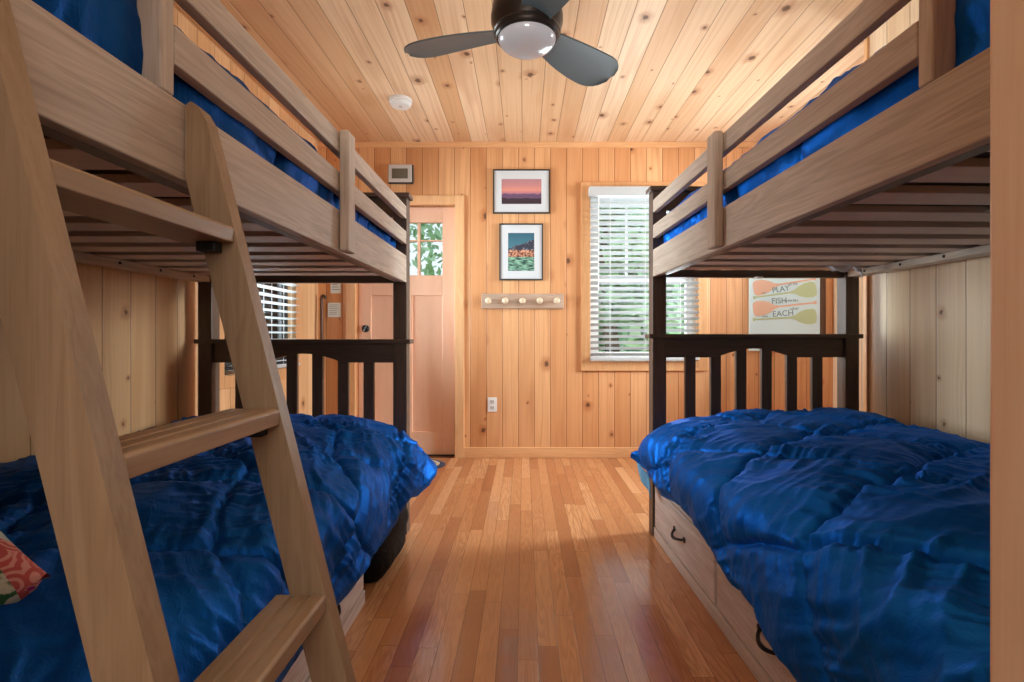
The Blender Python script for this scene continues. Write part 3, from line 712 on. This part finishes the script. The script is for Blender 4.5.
# ------------------------------------------------------------------ comforters
def catmull(P, t):
    """P: (n, ..., 2) arrays; t in [0,1] array -> points"""
    n = len(P)-1; x = np.clip(t*n, 0, n-1e-6); i = int(np.floor(x)); f = x-i
    p0 = P[max(i-1, 0)]; p1 = P[i]; p2 = P[i+1]; p3 = P[min(i+2, n)]
    return .5*((2*p1)+(-p0+p2)*f+(2*p0-5*p1+4*p2-p3)*f*f+(-p0+3*p1-3*p2+p3)*f**3)
def comforter(name, side, t0, prof, hem, s0, s1, seed, rot, cell, puff, wr, mat, label, group, fold=.02, step=.0062, upper=False, warp=.05):
    sg = 1 if side == 'right' else -1
    ns = int((s1-s0)/step); nt = int(1.45/step) if not upper else int(1.15/step)
    sv = np.linspace(s0, s1, ns); hs = np.array([h[0] for h in hem])
    oo = np.interp(sv, hs, [h[1] for h in hem]); hz = np.interp(sv, hs, [h[2] for h in hem])
    P = prof(sv, oo, hz)                      # (n, ns, 2)
    # resample the section by arc length
    dense = np.stack([catmull(P, q) for q in np.linspace(0, 1, 160)])      # (160, ns, 2)
    seg = np.sqrt(((dense[1:]-dense[:-1])**2).sum(-1)); cum = np.concatenate([np.zeros((1, ns)), np.cumsum(seg, 0)])
    base = np.zeros((nt, ns, 3)); L = np.zeros((nt, ns))
    for j in range(ns):
        tt = np.linspace(0, cum[-1, j], nt)
        base[:, j, 0] = np.interp(tt, cum[:, j], dense[:, j, 0]); base[:, j, 2] = np.interp(tt, cum[:, j], dense[:, j, 1])
        L[:, j] = cum[-1, j]-tt             # distance from wall side
    base[:, :, 1] = sv[None, :]
    Sg = np.broadcast_to(sv, (nt, ns))
    a = L*cos(rot)+Sg*sin(rot); c = -L*sin(rot)+Sg*cos(rot)
    a = a+warp*gnoise(Sg*2.3+5, L*2.3, seed)+.3*warp*gnoise(Sg*7+5, L*7, seed+9); c = c+warp*gnoise(Sg*2.1+9, L*2.4+3, seed+1)+.3*warp*gnoise(Sg*6+2, L*7+3, seed+8)
    A = a/cell; Bc = c/cell
    da = np.abs(A-np.round(A))*cell; db = np.abs(Bc-np.round(Bc))*cell
    pf = np.sqrt(np.clip(np.abs(np.sin(pi*A)), 0, 1)**1.0*np.clip(np.abs(np.sin(pi*Bc)), 0, 1)**1.0+1e-5)
    Hh = puff*(pf**.62)
    dm = np.minimum(da, db)
    Hh -= .008*np.exp(-(dm/.009)**2)
    rid = lambda n, p: (1-np.abs(n))**p
    # puckers running away from each seam, then finer creases everywhere
    for fr, am, rc in ((13, .9, .13), (27, .55, .10), (52, .25, .07)):
        ra = rid(gnoise(c*fr, a*fr*.10+31, seed+2), 3)-.45; rb = rid(gnoise(a*fr, c*fr*.10+13, seed+3), 3)-.45
        Hh += wr*am*(.4+.9*sm(gnoise(Sg*3.3+1, L*3.3+8, seed+31), -.3, .4))*(np.exp(-da/rc)*ra+np.exp(-db/rc)*rb)
    th = .6+seed; u1 = Sg*cos(th)+L*sin(th); u2 = -Sg*sin(th)+L*cos(th)
    wx = .07*gnoise(Sg*3, L*3, seed+20)+.02*gnoise(Sg*9, L*9, seed+22); wy = .07*gnoise(Sg*3+7, L*3, seed+21)+.02*gnoise(Sg*9+4, L*9, seed+23)
    for fx, fy, am, p in ((4.5, 1.3, 1.0, 2), (10, 2.2, .38, 4), (22, 4.5, .13, 4)):
        k1 = rid(gnoise((u1+wx)*fx, (u2+wy)*fy, seed+4), p)-.4; k2 = rid(gnoise((u2+wx)*fx, (u1+wy)*fy, seed+5), p)-.4
        Hh += fold*am*.6*(k1+k2*.35)
    Hh += .010*gnoise(Sg*2.6, L*2.6, seed+7)
    dS = np.gradient(base, axis=1); dT = np.gradient(base, axis=0)
    nrm = np.cross(dT, dS); nrm /= np.linalg.norm(nrm, axis=-1, keepdims=True)+1e-9
    if nrm[:, :, 2].mean() < 0: nrm = -nrm
    e = np.ones((nt, ns))
    e *= sm(L[0][None, :]-L, 0, .05)*.7+.3
    e *= sm(Sg-s0, 0, .06)*.75+.25
    pt = base+nrm*(Hh*e)[:, :, None]
    # rounded far end
    if not upper:
        q = np.clip(1-(Sg-s0)/.13, 0, 1); pt[:, :, 2] -= (.14*(1-np.sqrt(1-q**2*.999)))*sm(pt[:, :, 2], .38, .56)
    pt[:, :, 1] += .012*gnoise(L*6, Sg*3+2, seed+11)
    co = pt.copy(); co[:, :, 0] *= sg; co[:, :, 1] *= -1
    me = bpy.data.meshes.new(name)
    idx = np.arange(nt*ns).reshape(nt, ns)
    f = np.stack([idx[:-1, :-1], idx[1:, :-1], idx[1:, 1:], idx[:-1, 1:]], -1).reshape(-1, 4)
    if sg < 0: f = f[:, ::-1]
    me.from_pydata(co.reshape(-1, 3).tolist(), [], f.tolist())
    me.polygons.foreach_set('use_smooth', [True]*len(me.polygons)); me.materials.append(mat)
    # make normals point up
    me.update()
    if sum(p.normal.z for p in me.polygons) < 0: me.flip_normals()
    o = bpy.data.objects.new(name, me); C.objects.link(o); o.location = t0.location+Vector((0, 0, (0 if side == 'right' else -.026 if upper else -.015))); o.rotation_euler = t0.rotation_euler
    so = o.modifiers.new('thickness', 'SOLIDIFY'); so.thickness = .022; so.offset = -1
    return tag(o, label, 'comforter', group)

def prof_lower(sv, oo, hz):
    n = np.ones_like(sv)
    rows = [(-oo, hz), (-oo*.92-.004, hz+.06), (-.45*oo-.028, .44+.15*(hz-.27)), (-.15*oo-.012, .505*n), (.085*n, .555*n), (.25*n, .588*n), (.45*n, .600*n), (.65*n, .602*n), (.83*n, .597*n), (.975*n, .575*n)]
    return np.stack([np.stack(r, -1) for r in rows])
hemR = [(.0, .125, .43), (.07, .125, .40), (.14, .07, .365), (.22, .045, .325), (.40, .045, .305), (.58, .045, .335), (.78, .04, .33), (.88, .045, .30), (1.05, .045, .262), (1.2, .045, .262), (1.32, .045, .22), (1.6, .045, .18), (2.1, .04, .2)]
hemL = [(.0, .11, .36), (.10, .12, .33), (.19, .125, .30), (.27, .085, .27), (.36, .07, .29), (.52, .055, .24), (.70, .05, .23), (.90, .055, .243), (1.12, .055, .25), (1.5, .06, .27), (1.8, .06, .26), (2.1, .05, .26)]
comforter('comforter', 'right', br, prof_lower, hemR, .088, 2.02, 3, radians(28), .38, .042, .020, M['quilt'],
          'bright blue quilted comforter spread over the lower right bunk above the drawers', 'blue comforters on the bunks', fold=.019)
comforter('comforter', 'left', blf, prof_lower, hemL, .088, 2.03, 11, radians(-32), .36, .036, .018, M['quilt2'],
          'rumpled blue quilted comforter on the lower left bunk, behind the ladder', 'blue comforters on the bunks', fold=.034, warp=.08)
def prof_upper(sv, oo, hz):
    n = np.ones_like(sv)
    rows = [(.054*n, 1.33*n), (.052*n, 1.43*n), (.055*n, 1.515*n), (.085*n, 1.565*n), (.17*n, 1.59*n), (.35*n, 1.60*n), (.6*n, 1.60*n), (.83*n, 1.575*n), (.94*n, 1.55*n), (.975*n, 1.49*n)]
    return np.stack([np.stack(r, -1) for r in rows])
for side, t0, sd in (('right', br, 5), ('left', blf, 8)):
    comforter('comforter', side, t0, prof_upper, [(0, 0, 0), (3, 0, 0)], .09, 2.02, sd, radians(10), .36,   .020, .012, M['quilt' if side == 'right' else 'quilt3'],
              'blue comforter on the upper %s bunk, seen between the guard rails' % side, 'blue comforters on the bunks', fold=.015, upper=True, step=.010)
# light blue sheet corner poking out beneath the right comforter
b = MB(); vs = []; fs = []; n = 10
for i in range(n+1):
    for j in range(n+1):
        u, v = i/n, j/n
        vs.append((-.078+.02*u+.03*v+.006*sin(9*v+2*u), -.04-.13*v, .385-.10*u-.06*v+.006*sin(7*u+5*v)))
for i in range(n):
    for j in range(n): a = i*(n+1)+j; fs.append((a, a+1, a+n+2, a+n+1))
b.add(vs, fs); o = b.build('bed_sheet', M['lining'], smooth=True); o.location = br.location; o.rotation_euler = br.rotation_euler
so = o.modifiers.new('thickness', 'SOLIDIFY'); so.thickness = .004
tag(o, 'light blue sheet corner poking out under the right comforter by the bed post', 'sheet')

# ------------------------------------------------------------------ ladder
t = thing('bunk_ladder', 'wooden ladder with flat grooved treads leaning on the upper left bunk', 'ladder', (0, 0, 0))
Xf = lambda z: -.4476-.25*(z-CAMZ)
Xb = lambda z: max(-.508-.25*(z-CAMZ), -.5765)
zc = 1.385
poly = [(Xf(0), 0), (Xf(1.30), 1.30), (Xf(1.34)-.002, 1.345), (Xf(1.36)-.010, 1.368), (Xf(1.37)-.022, 1.380), (-.5765+.010, 1.380), (-.5765, 1.372), (-.5765, 1.2535), (Xb(0), 0)]
for y0, y1 in ((.49, .52), (.85, .88)):
    b = MB(); b.prism(poly, 1, y0, y1); b.build('stile', M['ladz'], t, bevel=.005, segs=3)
for zt_ in (1.166, .857, .541, .225):
    xf = Xf(zt_)+.002; b = MB(); dep = .088
    # profile with two grooves on top
    pr = [(xf, zt_-.028), (xf, zt_-.004), (xf-.004, zt_)]
    for g in (.028, .056): pr += [(xf-g+.003, zt_), (xf-g+.002, zt_-.004), (xf-g-.002, zt_-.004), (xf-g-.003, zt_)]
    pr += [(xf-dep+.004, zt_), (xf-dep, zt_-.004), (xf-dep, zt_-.028)]
    b.prism(pr, 1, .5202, .8498); b.build('tread', M['lady'], t, bevel=.002)
    for yy, s_ in ((.5203, 1), (.8497, -1)):
        b = MB(); b.box(xf-.052, xf-.020, yy, yy+s_*.022, zt_-.045, zt_-.0283); b.build('tread_bracket', M['blackp'], t, bevel=.002)

# ------------------------------------------------------------------ black bag under the left bunk
b = MB(); nz, na = 22, 48; vs = []; fs = []
cx, cy, hx, hy = -.735, 2.175, .19, .235
for i in range(nz+1):
    f = i/nz; z = .004+.345*f
    r = 1-.05*(2*f-1)**4-.03*f
    if f < .08: r *= .93+.07*f/.08
    for j in range(na):
        a = 2*pi*j/na; ex = 7.0
        ca, sa = cos(a), sin(a); q = (abs(ca)**ex+abs(sa)**ex)**(-1/ex)
        wob = 1+.018*sin(3*a+5*f*3)+.014*sin(7*a-9*f)+.012*sin(2*a+17*f)
        vs.append((cx+hx*r*q*ca*wob, cy+hy*r*q*sa*wob, z))
for i in range(nz):
    for j in range(na): fs.append((i*na+j, i*na+(j+1) % na, (i+1)*na+(j+1) % na, (i+1)*na+j))
fs.append(tuple(range(na))[::-1]); fs.append(tuple(nz*na+j for j in range(na)))
b.add(vs, fs); o = b.build('fabric_bag', M['bag'], smooth=True)
tag(o, 'black fabric bag on the floor under the far corner of the left bunk', 'bag')

# ------------------------------------------------------------------ floral pillow
k = N('floral_pillow_fabric'); x, y, z, v3 = k.obj()
vo = k.n('ShaderNodeTexVoronoi', feature='F1'); k.set(vo, 'Vector', v3); vo.inputs['Scale'].default_value = 26
sp = k.n('ShaderNodeSeparateColor'); k.t.links.new(vo.outputs['Color'], sp.inputs[0])
vb = k.n('ShaderNodeTexVoronoi', feature='F1'); k.set(vb, 'Vector', v3); vb.inputs['Scale'].default_value = 9
sb = k.n('ShaderNodeSeparateColor'); k.t.links.new(vb.outputs['Color'], sb.inputs[0])
pet = k.math('SINE', k.math('MULTIPLY', vo.outputs['Distance'], 26.0))
coral = k.mix(k.ss(pet, -.2, .5), (.62, .10, .09), (.82, .36, .30))
leaf = k.mix(k.ss(k.noise(v3, 60, 2), .45, .55), (.035, .16, .05), (.75, .70, .52))
bas = k.mix(k.ss(k.noise(v3, 12, 2), .5, .6), (.75, .72, .66), (.45, .62, .60))
col = k.mix(k.math('GREATER_THAN', sb.outputs[0], .52), bas, coral)
col = k.mix(k.math('GREATER_THAN', sb.outputs[1], .62), col, leaf)
col = k.mix(k.math('MULTIPLY', k.math('GREATER_THAN', sp.outputs[2], .86), k.math('LESS_THAN', vo.outputs['Distance'], .5)), col, (.60, .03, .22))
M['floral'] = k.bsdf(col, .8, k.noise(v3, 300, 1), .1, .002)
b = MB(); n = 28; vs = []; fs = []
for side_ in (1, -1):
    for i in range(n+1):
        for j in range(n+1):
            u, v = -1+2*i/n, -1+2*j/n
            th = ((1-u**4)*(1-v**4))**.55*.080
            pinch = 1-.10*(1-abs(u))**1*abs(v)**3; pin2 = 1-.10*(1-abs(v))*abs(u)**3
            vs.append((u*.205*pin2, v*.205*pinch, side_*th))
nv = (n+1)**2
for s_ in (0, 1):
    for i in range(n):
        for j in range(n):
            a = s_*nv+i*(n+1)+j; fs.append((a, a+1, a+n+2, a+n+1))
b.add(vs, fs); o = b.build('floral_pillow', M['floral'], smooth=True)
bm = bmesh.new(); bm.from_mesh(o.data); bmesh.ops.remove_doubles(bm, verts=bm.verts, dist=.0005); bmesh.ops.recalc_face_normals(bm, faces=bm.faces); bm.to_mesh(o.data); bm.free()
RM = Matrix.Rotation(radians(14), 3, 'X') @ Matrix.Rotation(radians(55), 3, 'Z')
o.rotation_euler = RM.to_euler(); o.location = Vector((-.705, .745, .622)) - RM @ Vector((.205, -.205, 0))
tag(o, 'small floral pillow in coral, green and cream on the left comforter at the photo edge', 'pillow')

# white tag ends hanging under the right upper bunk's far corner, and stickers
def ragged(name, pts, w, mat, label, cat):
    b = MB(); vs = []; fs = []; n = len(pts)
    for i, p in enumerate(pts):
        for j in range(5):
            q = (j/4-.5); vs.append((p[0]+.010*sin(i*1.7+j), p[1]+q*.03+.004*sin(3*j+i), p[2]+q*w+.006*cos(2*j+i)))
    for i in range(n-1):
        for j in range(4): a = i*5+j; fs.append((a, a+1, a+6, a+5))
    b.add(vs, fs); o = b.build(name, mat, smooth=True); so = o.modifiers.new('thickness', 'SOLIDIFY'); so.thickness = .003
    return tag(o, label, cat)
M['cloth'] = plain('white_tag_cloth', (.82, .86, .92), .8)
P3 = lambda px, py, Y: ((px-524)/FPX*Y, Y, CAMZ+(336-py)/FPX*Y)
ragged('cloth_tag', [P3(829, 269.5, 2.25), P3(835, 268.5, 2.24), P3(842, 269.5, 2.25), P3(849, 268, 2.24)], .024, M['cloth'], 'left of two crumpled white fabric tags poking below slats by the right back post', 'tag')
ragged('cloth_tag', [P3(852, 268, 2.25), P3(857, 268.5, 2.24), P3(862, 270.5, 2.24), P3(861, 275, 2.24)], .030, M['cloth'], 'right of two crumpled white fabric tags, curling down at the right back post', 'tag')
b = MB(); b.box(.50, .53, -.13, -.16, 1.262, 1.2695); 
o = b.build('sticker', M['paper']); o.location = (br.location.x-.0, br.location.y+.06, .0); o.rotation_euler = br.rotation_euler
tag(o, 'small white sticker on the end rail under the right upper bunk', 'sticker')
b = MB(); b.box(.52, .60, -1.245, -1.275, 1.298, 1.2998); o = b.build('sticker', M['paper']); o.location = br.location; o.rotation_euler = br.rotation_euler
tag(o, 'white rectangular sticker on the underside of a slat of the right bunk', 'sticker')

# ------------------------------------------------------------------ outside: lawn, shrubs and trees
k = N('grass'); _, _, _, v3 = k.obj(); col = k.mix(k.noise(v3, 3, 4), (.10, .22, .05), (.25, .42, .14)); M['grass'] = k.bsdf(col, .9)
b = MB(); b.box(-30, 30, 4.6, 45, -.5, -.35); b.box(-30, -2.4, -5, 4.6, -.5, -.35); b.box(3.3, 30, -5, 4.6, -.5, -.35); o = b.build('lawn', M['grass']); struct(o)
k = N('leaf_green'); oi = k.n('ShaderNodeObjectInfo'); _, _, _, v3 = k.obj(); col = k.mix(k.noise(v3, 1.3, 3), (.22, .46, .24), (.50, .74, .46)); M['leaf'] = k.bsdf(col, .55)
M['bark'] = plain('tree_bark', (.16, .11, .08), .9)
def tree(x, y, h, r, seed, label, n=3800, z0=-.35, k_=1.0):
    rr = random.Random(seed); t = thing('tree', label, 'tree', (x, y, z0), 0, 'trees outside the windows')
    b = MB(); b.tube([(0, 0, 0), (.1, .05, h*.3), (-.05, .1, h*.62), (.05, 0, h*.9)], [.13, .11, .07, .02], 8); b.build('trunk', M['bark'], t, smooth=True)
    b = MB(); cl = []
    for _ in range(26):
        a = rr.uniform(0, 2*pi); q = rr.uniform(.1, 1)**.6; zz_ = rr.uniform(.10, 1); w = sin(pi*min(1, .18+zz_*.8))
        cl.append((r*q*w*cos(a), r*q*w*sin(a), h*zz_, r*rr.uniform(.25, .42)))
    for i in range(n):
        cx, cy, cz, cr = cl[i % len(cl)]; d_ = Vector((rr.gauss(0, 1), rr.gauss(0, 1), rr.gauss(0, 1))).normalized()*cr*rr.random()**.4
        p = Vector((cx, cy, cz))+d_; s_ = rr.uniform(.10, .20)*(1 if r < 2 else 1.6)*k_
        u = Vector((rr.gauss(0, 1), rr.gauss(0, 1), rr.gauss(0, 1))).normalized(); v = u.orthogonal().normalized()*s_*.5; u = u*s_
        b.add([p-u, p-v, p+u, p+v], [(0, 1, 2, 3)])
    b.build('foliage', M['leaf'], t); return t
tree(1.2, 7.3, 3.9, 1.15, 1, 'nearest leafy tree outside, low behind the left part of the far window blind', n=4200)
tree(3.1, 10.2, 5.2, 1.7, 2, 'leafy green tree outside, behind the right part of the far window blind', n=4200)
tree(1.6, 14.5, 7.5, 2.4, 5, 'tall leafy tree farthest from the far window, rising behind the others', n=5200)
tree(-2.2, 8.8, 4.6, 1.3, 3, 'leafy tree seen through the small glass panes of the door', n=900, k_=.6)
tree(-6.6, 3.9, 3.6, 1.7, 4, 'leafy tree outside the left wall window', n=2500)
